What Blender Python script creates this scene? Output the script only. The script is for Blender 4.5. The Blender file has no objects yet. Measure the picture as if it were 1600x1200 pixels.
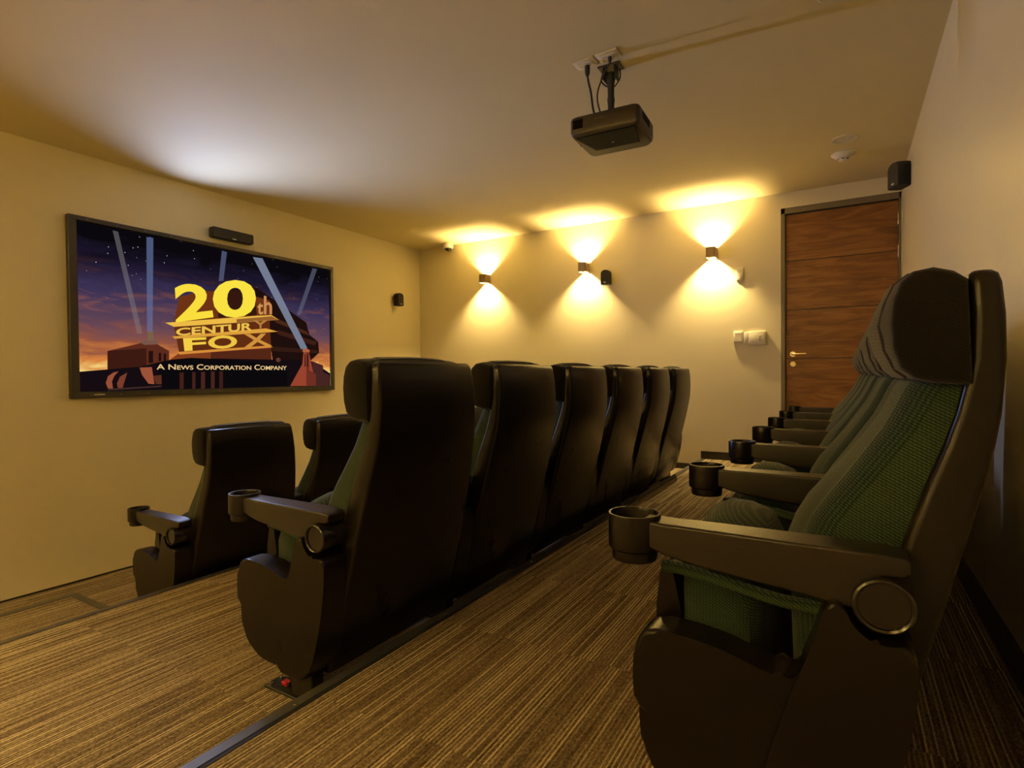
import bpy, bmesh, math, random
from mathutils import Vector, Matrix
random.seed(7)
SC = bpy.context.scene
COL = SC.collection
Z0 = 1.46                       # height of the eye above the lowest floor
# ------------------------------------------------------------------ camera
cam_d = bpy.data.cameras.new('camera'); cam = bpy.data.objects.new('camera', cam_d); COL.objects.link(cam)
cam_d.lens = 19.655; cam_d.sensor_width = 36; cam_d.clip_start = 0.02
FW = Vector((-0.5124, 0.8586, -0.016)).normalized()
RT = Vector((0.8588, 0.5122, -0.009)).normalized()
UP = RT.cross(FW).normalized(); RT = FW.cross(UP).normalized()
cam.matrix_world = Matrix(((RT.x, UP.x, -FW.x, 0), (RT.y, UP.y, -FW.y, 0), (RT.z, UP.z, -FW.z, Z0), (0, 0, 0, 1)))
SC.camera = cam
SC.view_settings.view_transform = 'Standard'; SC.view_settings.look = 'None'
SC.view_settings.gamma = 1; SC.view_settings.use_curve_mapping = False
SC.view_settings.exposure = 0.15
# ------------------------------------------------------------------ light levels
wd = bpy.data.worlds.new('world'); SC.world = wd; wd.use_nodes = True
wd.node_tree.nodes['Background'].inputs[0].default_value = (1, .72, .42, 1)
wd.node_tree.nodes['Background'].inputs[1].default_value = 0.0
WARM = (1.0, 0.735, 0.31)
SCONCE_W = 120.0
NEAR_FILL_W = 215.0
GLOW_FILL_W = 43.0                 # added strip light that makes the cool ceiling glow


# ------------------------------------------------------------------ room sizes
L, R, D, YN = 4.744, 0.403, 5.635, -1.6
CEIL = 1.625 + Z0
F_LOW, F_FRONT, F_MID, F_BACK = 0.0, 0.23, Z0 - 0.944, Z0 - 0.834
X_FRONT, X_MID, X_BACK = -3.0, -2.608, -1.214

# ------------------------------------------------------------------ helpers
def srgb(c, a=1.0):
    f = lambda v: (v / 255 / 12.92) if v / 255 <= .04045 else ((v / 255 + .055) / 1.055) ** 2.4
    return (f(c[0]), f(c[1]), f(c[2]), a)

def mat(name, col=(.5, .5, .5), rough=.5, metal=0.0, emit=None, estr=0, spec=.5):
    m = bpy.data.materials.new(name); m.use_nodes = True
    b = m.node_tree.nodes['Principled BSDF']
    b.inputs['Base Color'].default_value = (*col[:3], 1)
    b.inputs['Roughness'].default_value = rough
    b.inputs['Metallic'].default_value = metal
    b.inputs['Specular IOR Level'].default_value = spec
    if emit:
        b.inputs['Emission Color'].default_value = (*emit[:3], 1); b.inputs['Emission Strength'].default_value = estr
    return m

class G:
    """tiny node-graph helper"""
    def __init__(s, m): s.t = m.node_tree; s.b = s.t.nodes['Principled BSDF']
    def n(s, ty, **k):
        nd = s.t.nodes.new('ShaderNode' + ty)
        for a, v in k.items(): setattr(nd, a, v)
        return nd
    def put(s, sock, v):
        if isinstance(v, bpy.types.NodeSocket): s.t.links.new(v, sock)
        else: sock.default_value = v
    def math(s, op, a, b=None, c=None):
        nd = s.n('Math', operation=op)
        for i, v in enumerate((a, b, c)):
            if v is not None: s.put(nd.inputs[i], v)
        return nd.outputs[0]
    def noise(s, vec, scale=5, detail=2, rough=.5, dist=0):
        nd = s.n('TexNoise'); s.put(nd.inputs['Vector'], vec)
        nd.inputs['Scale'].default_value = scale; nd.inputs['Detail'].default_value = detail
        nd.inputs['Roughness'].default_value = rough; nd.inputs['Distortion'].default_value = dist
        return nd.outputs['Fac']
    def mapping(s, vec, scale=(1, 1, 1), loc=(0, 0, 0)):
        nd = s.n('Mapping'); s.put(nd.inputs['Vector'], vec)
        nd.inputs['Scale'].default_value = scale; s.put(nd.inputs['Location'], loc)
        return nd.outputs[0]
    def ramp(s, fac, stops):
        nd = s.n('ValToRGB'); s.put(nd.inputs[0], fac)
        e = nd.color_ramp.elements
        while len(e) < len(stops): e.new(.5)
        for i, (p, c) in enumerate(stops): e[i].position = p; e[i].color = (*c[:3], 1)
        return nd.outputs[0]
    def mix(s, f, a, b):
        nd = s.n('Mix', data_type='RGBA'); s.put(nd.inputs[0], f); s.put(nd.inputs[6], a); s.put(nd.inputs[7], b)
        return nd.outputs[2]
    def bump(s, h, strength=.2, dist=.002):
        nd = s.n('Bump'); s.put(nd.inputs['Height'], h); nd.inputs['Strength'].default_value = strength
        nd.inputs['Distance'].default_value = dist; s.t.links.new(nd.outputs[0], s.b.inputs['Normal'])
    def obj(s): return s.n('TexCoord').outputs['Object']

def tag(o, label=None, cat=None, group=None, kind=None):
    if label: o['label'] = label
    if cat: o['category'] = cat
    if group: o['group'] = group
    if kind: o['kind'] = kind
    return o

def link(name, me, m=None, parent=None, loc=None):
    o = bpy.data.objects.new(name, me); COL.objects.link(o)
    if m is not None and me is not None:
        me.materials.clear(); me.materials.append(m)
    if parent is not None: o.parent = parent
    if loc is not None: o.location = loc
    return o

def finish(name, bm, m, parent=None, smooth=True, loc=None, angle=35, wn=False):
    bmesh.ops.recalc_face_normals(bm, faces=bm.faces)
    me = bpy.data.meshes.new(name); bm.to_mesh(me); bm.free()
    if smooth:
        me.shade_smooth(); me.set_sharp_from_angle(angle=math.radians(angle))
    o = link(name, me, m, parent, loc)
    if wn: w_ = o.modifiers.new('weighted_normal', 'WEIGHTED_NORMAL'); w_.keep_sharp = True
    return o

def empty(name, loc=(0, 0, 0)):
    o = bpy.data.objects.new(name, None); o.empty_display_size = .1; COL.objects.link(o); o.location = loc
    return o

def bx(bm, x0, x1, y0, y1, z0, z1, bev=0, seg=2):
    r = bmesh.ops.create_cube(bm, size=1)
    vs = r['verts']
    for v in vs:
        v.co = Vector(((x0 + x1) / 2 + v.co.x * (x1 - x0), (y0 + y1) / 2 + v.co.y * (y1 - y0), (z0 + z1) / 2 + v.co.z * (z1 - z0)))
    if bev:
        es = list({e for v in vs for e in v.link_edges})
        bmesh.ops.bevel(bm, geom=es, offset=bev, segments=seg, affect='EDGES', profile=.5)
    return bm

def box(name, x0, x1, y0, y1, z0, z1, m, parent=None, bev=0, seg=2):
    return finish(name, bx(bmesh.new(), x0, x1, y0, y1, z0, z1, bev, seg), m, parent, smooth=bev > 0)

def loft(bm, rings, cap=True):
    rv = [[bm.verts.new(p) for p in r] for r in rings]
    n = len(rv[0])
    for a, b in zip(rv, rv[1:]):
        for i in range(n):
            bm.faces.new((a[i], a[(i + 1) % n], b[(i + 1) % n], b[i]))
    if cap: bm.faces.new(rv[0][::-1]); bm.faces.new(rv[-1])
    return bm

def rrect(u0, u1, v0, v1, r, n=4):
    """rounded rectangle outline in 2-D"""
    r = min(r, abs(u1 - u0) / 2 * .99, abs(v1 - v0) / 2 * .99); out = []
    for cu, cv, a0 in ((u1 - r, v1 - r, 0), (u0 + r, v1 - r, 90), (u0 + r, v0 + r, 180), (u1 - r, v0 + r, 270)):
        for i in range(n + 1):
            a = math.radians(a0 + 90 * i / n); out.append((cu + r * math.cos(a), cv + r * math.sin(a)))
    return out

def prism(bm, pts, y0, y1, bev=.01, seg=3):
    """outline given as (forward, height), extruded across the seat, edges rounded; forward is -X"""
    a = [bm.verts.new((-f, y0, z)) for f, z in pts]; b = [bm.verts.new((-f, y1, z)) for f, z in pts]
    n = len(pts); fs = [bm.faces.new(a), bm.faces.new(b[::-1])]
    for i in range(n): fs.append(bm.faces.new((a[i], b[i], b[(i + 1) % n], a[(i + 1) % n])))
    if bev:
        es = list({e for f in fs[:2] for e in f.edges})
        bmesh.ops.bevel(bm, geom=es, offset=bev, segments=seg, affect='EDGES', profile=.5)
    return bm

def smooth_poly(pts, it=2):
    for _ in range(it):
        o = []
        for i in range(len(pts)):
            p, q = pts[i], pts[(i + 1) % len(pts)]
            o.append((p[0] * .75 + q[0] * .25, p[1] * .75 + q[1] * .25)); o.append((p[0] * .25 + q[0] * .75, p[1] * .25 + q[1] * .75))
        pts = o
    return pts

def lathe(bm, prof, c=(0, 0, 0), axis='z', seg=32, close=True):
    """prof: (radius, height) pairs"""
    rings = []
    for r, h in prof:
        ring = []
        for i in range(seg):
            a = 2 * math.pi * i / seg; p, q = r * math.cos(a), r * math.sin(a)
            v = {'z': (p, q, h), 'y': (p, h, q), 'x': (h, p, q)}[axis]
            ring.append((c[0] + v[0], c[1] + v[1], c[2] + v[2]))
        rings.append(ring)
    return loft(bm, rings, cap=close)

def tube(bm, pts, r, seg=8):
    pts = [Vector(p) for p in pts]; rings = []
    for i, p in enumerate(pts):
        d = (pts[min(i + 1, len(pts) - 1)] - pts[max(i - 1, 0)]).normalized()
        a = d.orthogonal().normalized() if i == 0 else (a - d * a.dot(d)).normalized()
        b = d.cross(a)
        rings.append([p + (a * math.cos(2 * math.pi * k / seg) + b * math.sin(2 * math.pi * k / seg)) * r for k in range(seg)])
    return loft(bm, rings)

def curve(pts, n=6):
    """Catmull-Rom through the points"""
    pts = [Vector(p) for p in pts]; P = [pts[0]] + pts + [pts[-1]]; out = []
    for i in range(1, len(P) - 2):
        for k in range(n):
            t = k / n
            out.append(.5 * ((2 * P[i]) + (P[i + 1] - P[i - 1]) * t + (2 * P[i - 1] - 5 * P[i] + 4 * P[i + 1] - P[i + 2]) * t * t + (3 * P[i] - P[i - 1] - 3 * P[i + 1] + P[i + 2]) * t ** 3))
    return out + [pts[-1]]

def dup(o, parent=None, loc=None):
    c = o.copy(); COL.objects.link(c); c.parent = parent
    if loc is not None: c.location = loc
    for ch in list(o.children): dup(ch, c)
    return c

# the film title shown on the screen: flat shapes in wall coordinates (y, height)
POLYS = [
    ('searchlight_beam', (140, 135, 140), 0.28, [(2.091, 1.115), (2.128, 1.112), (2.284, 0.351), (2.247, 0.349)]),
    ('searchlight_beam', (104, 118, 165), 0.5, [(2.328, 1.114), (2.379, 1.116), (2.36, 0.371), (2.319, 0.368)]),
    ('searchlight_beam', (104, 112, 150), 0.45, [(2.948, 1.122), (2.996, 1.117), (2.957, 0.855), (2.914, 0.849)]),
    ('searchlight_beam', (110, 116, 140), 0.35, [(3.926, 1.123), (3.985, 1.122), (3.77, 0.625), (3.725, 0.621)]),
    ('city_block', (92, 42, 28), 1, [(2.04, 0.207), (2.229, 0.248), (2.229, 0.263), (2.269, 0.276), (2.378, 0.281), (2.483, 0.221), (2.481, 0.108), (2.037, 0.046)]),
    ('city_block', (60, 26, 18), 1, [(2.04, 0.207), (2.311, 0.237), (2.309, 0.092), (2.037, 0.046)]),
    ('roof_dish', (120, 84, 72), 1, [(2.263, 0.281), (2.296, 0.302), (2.378, 0.309), (2.413, 0.293), (2.378, 0.269), (2.296, 0.263)]),
    ('roof_drum', (120, 95, 70), 1, [(2.322, 0.371), (2.366, 0.371), (2.364, 0.298), (2.32, 0.296)]),
    ('block_window', (35, 16, 12), 1, [(2.327, 0.216), (2.36, 0.217), (2.358, 0.122), (2.325, 0.121)]),
    ('block_window', (35, 16, 12), 1, [(2.401, 0.203), (2.421, 0.203), (2.42, 0.137), (2.4, 0.137)]),
    ('block_window', (35, 16, 12), 1, [(2.439, 0.2), (2.458, 0.198), (2.457, 0.138), (2.438, 0.138)]),
    ('monument_side', (30, 14, 12), 1, [(2.805, 0.747), (3.28, 0.84), (3.357, 0.798), (3.836, 0.555), (3.835, 0.499), (3.868, 0.463), (3.868, 0.435), (3.983, 0.365), (3.904, 0.295), (3.992, 0.25), (3.874, 0.161), (3.443, 0.119), (3.429, 0.419), (2.831, 0.384)]),
    ('monument_step', (72, 38, 24), 1, [(3.432, 0.585), (3.845, 0.462), (3.867, 0.422), (3.481, 0.528)]),
    ('monument_step', (60, 30, 20), 1, [(3.5, 0.458), (3.971, 0.364), (3.935, 0.324), (3.499, 0.414)]),
    ('monument_step', (50, 26, 18), 1, [(3.436, 0.295), (3.969, 0.278), (3.992, 0.244), (3.436, 0.251)]),
    ('monument_face', (110, 50, 20), 1, [(2.571, 0.673), (2.805, 0.747), (2.904, 0.759), (3.077, 0.781), (3.415, 0.734), (3.432, 0.595), (2.523, 0.456)]),
    ('monument_face', (52, 24, 14), 1, [(2.904, 0.759), (3.261, 0.82), (3.276, 0.582), (2.9, 0.525)]),
    ('monument_face', (96, 44, 18), 1, [(2.523, 0.426), (3.411, 0.544), (3.425, 0.242), (2.563, 0.197)]),
    ('monument_base', (128, 60, 28), 1, [(2.563, 0.208), (3.416, 0.291), (3.433, 0.118), (2.431, 0.108), (2.489, 0.153)]),
    ('monument_base', (84, 38, 22), 1, [(2.828, 0.224), (3.416, 0.277), (3.433, 0.118), (2.826, 0.112)]),
    ('monument_ledge', (238, 186, 70), 1, [(2.454, 0.448), (3.276, 0.575), (3.432, 0.595), (3.516, 0.556), (2.523, 0.42)]),
    ('monument_ledge', (150, 96, 44), 1, [(3.073, 0.527), (3.432, 0.585), (3.516, 0.556), (3.072, 0.497)]),
    ('monument_ledge', (222, 160, 60), 1, [(2.507, 0.34), (3.37, 0.464), (3.5, 0.441), (2.528, 0.323)]),
    ('monument_ledge', (214, 140, 56), 1, [(2.548, 0.215), (3.407, 0.303), (3.44, 0.287), (2.563, 0.194)]),
    ('searchlight_beam', (132, 142, 165), 0.72, [(3.244, 1.117), (3.343, 1.122), (3.842, 0.292), (3.763, 0.28)]),
    ('street_wall', (20, 12, 16), 1, [(1.845, 0.051), (2.266, 0.092), (2.431, 0.137), (2.577, 0.158), (2.893, 0.168), (3.249, 0.137), (3.63, 0.135), (3.874, 0.17), (4.129, 0.037), (4.127, -0.114), (1.84, -0.102)]),
    ('far_building', (70, 36, 34), 1, [(3.897, 0.161), (4.038, 0.121), (4.037, 0.051), (4.117, 0.018), (4.114, -0.098), (3.916, -0.094)]),
    ('dark_arch', (12, 9, 12), 1, [(2.375, 0.119), (2.489, 0.15), (2.653, 0.169), (3.066, 0.161), (3.403, 0.125), (3.597, 0.102), (3.594, -0.098), (2.427, -0.085), (2.416, 0.063)]),
    ('column', (66, 32, 24), 1, [(2.56, 0.045), (2.593, 0.045), (2.59, -0.09), (2.557, -0.089)]),
    ('column', (66, 32, 24), 1, [(2.663, 0.048), (2.691, 0.048), (2.688, -0.092), (2.66, -0.092)]),
    ('column', (72, 36, 26), 1, [(2.738, 0.051), (2.773, 0.051), (2.77, -0.094), (2.735, -0.093)]),
    ('column', (72, 36, 26), 1, [(2.825, 0.054), (2.858, 0.054), (2.855, -0.097), (2.822, -0.096)]),
    ('column', (60, 30, 22), 1, [(2.9, 0.056), (2.933, 0.056), (2.931, -0.095), (2.897, -0.094)]),
    ('curved_ornament', (150, 78, 54), 1, [(2.021, -0.031), (2.036, 0.018), (2.073, 0.046), (2.108, 0.055), (2.079, 0.021), (2.062, -0.021), (2.068, -0.076), (2.034, -0.072)]),
    ('curved_ornament', (120, 60, 42), 1, [(2.094, -0.038), (2.116, 0.014), (2.167, 0.046), (2.137, 0.006), (2.121, -0.042), (2.131, -0.075), (2.102, -0.074)]),
    ('curved_ornament', (156, 82, 56), 1, [(2.255, 0.084), (2.344, 0.089), (2.338, 0.056), (2.318, 0.019), (2.361, -0.047), (2.317, -0.042), (2.271, 0.027)]),
    ('curved_ornament', (90, 46, 32), 1, [(2.352, 0.019), (2.415, 0.026), (2.416, -0.048), (2.372, -0.047)]),
    ('sidewalk_line', (60, 40, 36), 1, [(2.034, -0.075), (2.413, -0.058), (2.413, -0.07), (2.034, -0.089)]),
    ('searchlight_tower', (150, 66, 44), 1, [(3.789, 0.253), (3.857, 0.255), (3.858, 0.066), (3.941, 0.028), (3.939, -0.094), (3.626, -0.088), (3.736, 0.01), (3.764, 0.066)]),
    ('searchlight_tower', (110, 46, 34), 1, [(3.825, 0.254), (3.857, 0.255), (3.858, 0.066), (3.941, 0.028), (3.939, -0.094), (3.819, -0.092)]),
    ('searchlight_head', (176, 96, 66), 1, [(3.777, 0.279), (3.813, 0.291), (3.862, 0.278), (3.866, 0.252), (3.781, 0.253)]),
    ('tower_slot', (40, 16, 14), 1, [(3.803, 0.231), (3.814, 0.231), (3.814, 0.104), (3.8, 0.104)]),
    ('tower_slot', (40, 16, 14), 1, [(3.832, 0.232), (3.843, 0.232), (3.843, 0.104), (3.83, 0.104)]),
]
TEXTS = [
    ('letter', '2', (250, 222, 62), [(2.522, 0.769), (2.815, 0.812), (2.854, 0.526), (2.535, 0.457)], 0.03),
    ('letter', '0', (250, 226, 66), [(2.853, 0.847), (3.268, 0.909), (3.262, 0.56), (2.847, 0.519)], 0.03),
    ('letter', 't', (206, 150, 80), [(3.278, 0.694), (3.339, 0.709), (3.337, 0.594), (3.276, 0.582)], 0.02),
    ('letter', 'h', (200, 140, 84), [(3.348, 0.771), (3.435, 0.763), (3.432, 0.602), (3.345, 0.595)], 0.02),
    ('letters', 'CENTUR', (236, 190, 76), [(2.534, 0.408), (3.222, 0.509), (3.22, 0.434), (2.533, 0.345)], 0.03),
    ('letters', 'Y', (180, 124, 60), [(3.229, 0.53), (3.383, 0.542), (3.341, 0.455), (3.273, 0.444)], 0.03),
    ('letters', 'F', (244, 206, 70), [(2.589, 0.33), (2.785, 0.349), (2.78, 0.244), (2.599, 0.223)], 0.03),
    ('letters', 'O', (240, 196, 66), [(2.801, 0.36), (3.07, 0.384), (3.068, 0.268), (2.799, 0.245)], 0.03),
    ('letters', 'X', (206, 146, 60), [(3.133, 0.395), (3.369, 0.415), (3.426, 0.302), (3.14, 0.277)], 0.03),
    ('caption', 'A NEWS CORPORATION COMPANY', (236, 200, 140), [(2.377, 0.113), (3.587, 0.12), (3.586, 0.069), (2.377, 0.069)], 0.012),
    ('caption', '®', (150, 90, 70), [(3.469, 0.186), (3.516, 0.187), (3.515, 0.148), (3.468, 0.147)], 0),
]
STARS = [(2.061, 0.985), (2.056, 0.936), (2.172, 0.964), (2.23, 1.009), (2.264, 1.022), (2.278, 1.104), (1.978, 0.857), (2.193, 0.869), (2.481, 0.993), (2.459, 0.933), (2.697, 1.075), (2.704, 1.008), (2.282, 0.776), (3.153, 0.978), (3.097, 0.896), (2.926, 0.83), (3.694, 0.787), (3.974, 0.811), (4.116, 1.041), (3.505, 1.068), (2.043, 0.604), (2.356, 1.117), (2.351, 0.475), (2.25, 0.813), (3.462, 1.129), (3.399, 0.943), (2.595, 1.132), (2.842, 0.943), (3.97, 0.711), (2.889, 0.723), (3.992, 0.991), (3.279, 0.841), (3.241, 1.053), (2.255, 0.939), (4.005, 1.041), (1.918, 0.786), (2.319, 0.923), (2.656, 0.747), (3.441, 0.765), (2.221, 0.796)]

# ------------------------------------------------------------------ materials
def wall_mat(name, col, rough=.6, spec=.3):
    m = mat(name, col, rough, spec=spec); g = G(m); o = g.obj()
    n = g.noise(o, 1.3, 3)
    g.put(g.b.inputs['Base Color'], g.mix(n, (*[c * .94 for c in col], 1), (*[min(1, c * 1.05) for c in col], 1)))
    g.bump(g.noise(o, 90, 3), .12, .002)
    return m
M_WALL = wall_mat('cream_wall_paint', (.70, .62, .40))
M_WALLR = wall_mat('cream_satin_wall_paint', (.70, .62, .42), .34, .45)
M_CEIL = wall_mat('cream_ceiling_paint', (.69, .595, .345), .75, .2)
M_BASE = mat('dark_brown_skirting', (.022, .014, .010), .35)

def carpet_mat():
    m = mat('striped_loop_carpet', (.1, .07, .04), .95, spec=.1); g = G(m)
    o = g.obj(); sep = g.n('SeparateXYZ'); g.put(sep.inputs[0], o)
    rnd = g.n('ObjectInfo').outputs['Random']
    wob = g.math('MULTIPLY', g.math('SUBTRACT', g.noise(g.mapping(o, (30, 60, 1)), 1, 1), .5), .0016)
    x = g.math('ADD', g.math('ADD', sep.outputs[0], wob), g.math('MULTIPLY', rnd, 7.31))
    s = g.math('DIVIDE', x, .0105)
    cell = g.math('FLOOR', s); fr = g.math('FRACT', s)
    wn = g.n('TexWhiteNoise', noise_dimensions='2D'); cv = g.n('CombineXYZ'); g.put(cv.inputs[0], cell); g.put(cv.inputs[1], rnd)
    ps = g.n('SeparateXYZ'); g.put(ps.inputs[0], g.n('NewGeometry').outputs['Position'])
    g.t.links.new(cv.outputs[0], wn.inputs['Vector'])
    band = g.math('MULTIPLY_ADD', wn.outputs['Value'], 1.0, -.12)
    line = g.math('SUBTRACT', 1.0, g.math('MULTIPLY', g.math('ABSOLUTE', g.math('SUBTRACT', fr, .5)), 3.4))
    line = g.math('MAXIMUM', line, 0.0)
    # slow streaks along the pile: dark and light bands
    cx = g.n('CombineXYZ'); g.put(cx.inputs[0], g.math('MULTIPLY', ps.outputs[0], 100)); g.put(cx.inputs[1], g.math('MULTIPLY', ps.outputs[1], 2.6)); g.put(cx.inputs[2], g.math('MULTIPLY', rnd, .5))
    streak = g.noise(cx.outputs[0], 1.0, 3, .6)
    speck = g.noise(g.mapping(o, (260, 150, 100)), 1, 2, .7)
    amt = g.math('MULTIPLY', line, g.math('MAXIMUM', band, 0.0))
    f = g.math('ADD', g.math('MULTIPLY', amt, .85), g.math('MULTIPLY_ADD', streak, .75, -.16))
    f = g.math('ADD', f, g.math('MULTIPLY_ADD', speck, .9, -.45))
    c = g.ramp(f, [(.0, (.048, .032, .017)), (.25, (.16, .115, .064)), (.6, (.42, .335, .20)), (1, (.80, .67, .42))])
    g.put(g.b.inputs['Base Color'], c)
    g.bump(g.math('ADD', g.math('MULTIPLY', line, .7), speck), .5, .003)
    return m
M_CARPET = carpet_mat()
M_BACKING = mat('carpet_backing', (.05, .034, .02), .9)

def wood_mat():
    m = mat('walnut_veneer', (.2, .07, .02), .38, spec=.4); g = G(m); o = g.obj()
    rnd = g.n('ObjectInfo').outputs['Random']
    cv = g.n('CombineXYZ'); g.put(cv.inputs[0], g.math('MULTIPLY', rnd, 9.0)); g.put(cv.inputs[1], g.math('MULTIPLY', rnd, 31.0)); g.put(cv.inputs[2], g.math('MULTIPLY', rnd, 17.0))
    v = g.mapping(o, (1.0, 1.0, 5.5), cv.outputs[0])
    a = g.noise(v, 2.1, 4, .55, 1.6); b = g.noise(g.mapping(o, (3, 3, 120), cv.outputs[0]), 1.0, 3, .6, .3)
    f = g.math('ADD', g.math('MULTIPLY', a, .75), g.math('MULTIPLY', b, .35))
    c = g.ramp(f, [(.28, (.085, .030, .008)), (.48, (.19, .074, .019)), (.62, (.27, .115, .031)), (.8, (.36, .165, .050))])
    g.put(g.b.inputs['Base Color'], c); g.bump(b, .1, .001)
    return m
M_WOOD = wood_mat()
M_FRAMEW = mat('grey_brown_door_frame', (.17, .135, .075), .45)

def plastic_mat():
    m = mat('black_moulded_plastic', (.0075, .005, .0035), .32, spec=.3); g = G(m); o = g.obj()
    g.bump(g.noise(o, 170, 2, .5), .06, .0008)
    g.put(g.b.inputs['Roughness'], g.math('MULTIPLY_ADD', g.noise(o, 8, 2), .08, .25))
    return m
M_PLAS = plastic_mat()
M_ARM = mat('textured_armrest_plastic', (.013, .009, .006), .30, spec=.55); _g = G(M_ARM)
_g.bump(_g.noise(_g.obj(), 260, 3, .7), .38, .002)
M_GLOSS = mat('glossy_black_plastic', (.014, .011, .009), .16)
M_CUPIN = mat('cup_interior', (.008, .006, .005), .5)

def fabric_mat(name, dark, mid, light, sy=700, sz=620):
    m = mat(name, mid, .9, spec=.15); g = G(m); o = g.obj()
    sep = g.n('SeparateXYZ'); g.put(sep.inputs[0], o)
    w = 2 * math.pi / .0058
    a = g.math('SINE', g.math('MULTIPLY', sep.outputs[1], w)); 
    zz = g.math('ADD', sep.outputs[2], g.math('MULTIPLY', sep.outputs[0], .55))
    b = g.math('SINE', g.math('MULTIPLY', zz, w * 1.1))
    xx = g.math('SINE', g.math('MULTIPLY', sep.outputs[0], w * 1.0))
    h = g.math('MULTIPLY_ADD', g.math('ADD', g.math('MULTIPLY', a, .6), g.math('ADD', b, g.math('MULTIPLY', xx, .25))), .26, .5)
    n = g.noise(o, 300, 2)
    f = g.math('ADD', h, g.math('MULTIPLY_ADD', n, .4, -.2))
    g.put(g.b.inputs['Base Color'], g.ramp(f, [(.1, dark), (.5, mid), (.95, light)]))
    g.bump(h, .5, .0015)
    g.b.inputs['Sheen Weight'].default_value = .15
    return m
M_GREEN = fabric_mat('green_woven_upholstery', (.005, .010, .006), (.011, .026, .017), (.058, .082, .044))
M_LITEDGE = fabric_mat('lit_green_edge', (.012, .026, .014), (.030, .060, .034), (.09, .13, .06))
M_HEAD = fabric_mat('charcoal_woven_shaded', (.005, .0035, .0025), (.0065, .0045, .003), (.009, .0065, .0045))
M_HEADF = fabric_mat('charcoal_woven_lit', (.014, .011, .008), (.026, .020, .014), (.050, .042, .029))  # same headrest fabric, light on its front put into a paler colour
M_STEEL = mat('black_painted_steel', (.02, .018, .016), .35, .4)
M_BOLT = mat('bright_zinc_bolt', (.7, .66, .6), .25, 1)
M_NOSE = mat('dark_aluminium_nosing', (.17, .165, .15), .30, .75)
M_RED = mat('red_plastic', (.45, .01, .02), .4)
M_WHITE = mat('white_plastic', (.72, .68, .58), .4)
M_CREAMP = mat('cream_plastic_plate', (.66, .60, .46), .4)
M_BLACK = mat('matt_black', (.014, .012, .011), .55)
M_CAB = mat('black_speaker_cloth', (.016, .014, .013), .8)
M_BEZEL = mat('dark_bezel', (.035, .030, .024), .45)
M_CHROME = mat('brushed_nickel', (.62, .52, .36), .25, 1)
M_SCONCE = mat('bronze_sconce_metal', (.28, .20, .11), .4, .6)
M_LENS = mat('lit_lamp_glass', (1, 1, 1), .5, emit=(1, .80, .45), estr=9)
M_LAMPOFF = mat('opal_downlight_glass', (.6, .56, .46), .4)
M_PROJ = mat('dark_brown_projector_case', (.030, .022, .013), .4)
M_PROJD = mat('projector_recess', (.0025, .002, .002), .6, spec=.08)

# ------------------------------------------------------------------ room shell
TH = .12
def struct(o): o['kind'] = 'structure'; return o
struct(box('wall_left', -L - TH, -L, YN, D, 0, CEIL, M_WALL))
struct(box('wall_right', R, R + TH, YN, D, 0, CEIL, M_WALLR))
struct(box('wall_front', -L - TH, R + TH, YN - TH, YN, 0, CEIL, M_WALL))
DX0, DX1, DZ = -.506, .394, 1.486 + Z0
bm = bmesh.new()
bx(bm, -L - TH, DX0, D, D + TH, 0, CEIL); bx(bm, DX0, DX1, D, D + TH, DZ, CEIL); bx(bm, DX1, R + TH, D, D + TH, 0, CEIL); bx(bm, DX0, DX1, D, D + TH, 0, F_BACK)
struct(finish('wall_back', bm, M_WALL, smooth=False))
struct(box('ceiling', -L - TH, R + TH, YN - TH, D + TH, CEIL, CEIL + TH, M_CEIL))

# floors: five carpeted levels, each laid with carpet tiles
TT = .006
tile_me = {}
def tier(x0, x1, y0, y1, ztop, zbot, rows=None):
    f = struct(box('floor', x0, x1, y0, y1, zbot, ztop - TT, M_BACKING))
    nx = max(1, round((x1 - x0) / .5)); ny = max(1, round((y1 - y0) / .5))
    sx, sy = (x1 - x0) / nx, (y1 - y0) / ny
    key = (round(sx, 3), round(sy, 3))
    bm = bmesh.new(); bx(bm, -sx / 2 + .0004, sx / 2 - .0004, -sy / 2 + .0004, sy / 2 - .0004, 0, TT)
    me = bpy.data.meshes.new('carpet_tile'); bm.to_mesh(me); bm.free(); me.materials.append(M_CARPET)
    for i in range(nx):
        for j in range(ny):
            o = bpy.data.objects.new('carpet_tile', me); COL.objects.link(o); o.parent = f
            o.location = (x0 + (i + .5) * sx, y0 + (j + .5) * sy, ztop - TT)
    return f
tier(-L, X_FRONT, YN, D, F_LOW, -.1)
tier(-3.79, X_FRONT, .0, 1.446, F_FRONT, 0)
tier(X_FRONT, X_MID, YN, D, F_FRONT, -.1)
tier(X_MID, X_BACK, YN, D, F_MID, -.1)
tier(X_BACK, R, YN, D, F_BACK, -.1)

def nosing(name, x, y0, y1, ztop, w=.026, drop=.03):
    bm = bmesh.new()
    pts = [(-w, .0), (-w, .003), (.004, .004), (.006, .001), (.006, -drop), (.003, -drop), (.003, .0)]   # (forward, height)
    prism(bm, pts, y0, y1, 0)
    o = finish(name, bm, M_NOSE, smooth=False, loc=(x, 0, ztop)); return struct(o)
n1 = nosing('trim_1', X_MID, YN, D, F_MID)
n2 = nosing('trim_2', X_BACK, YN, D, F_BACK)
n3 = nosing('trim_3', X_FRONT, 1.452, D, F_FRONT)
n4 = nosing('trim_4', -3.79, 0, 1.446, F_FRONT, .034)
n4.data.materials[0] = mat('dark_olive_step_edging', (.075, .066, .040), .7)
bm = bmesh.new(); bx(bm, -3.795, X_FRONT, 1.412, 1.452, F_FRONT - .03, F_FRONT + .004); struct(finish('trim_5', bm, n4.data.materials[0], smooth=False))
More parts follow.
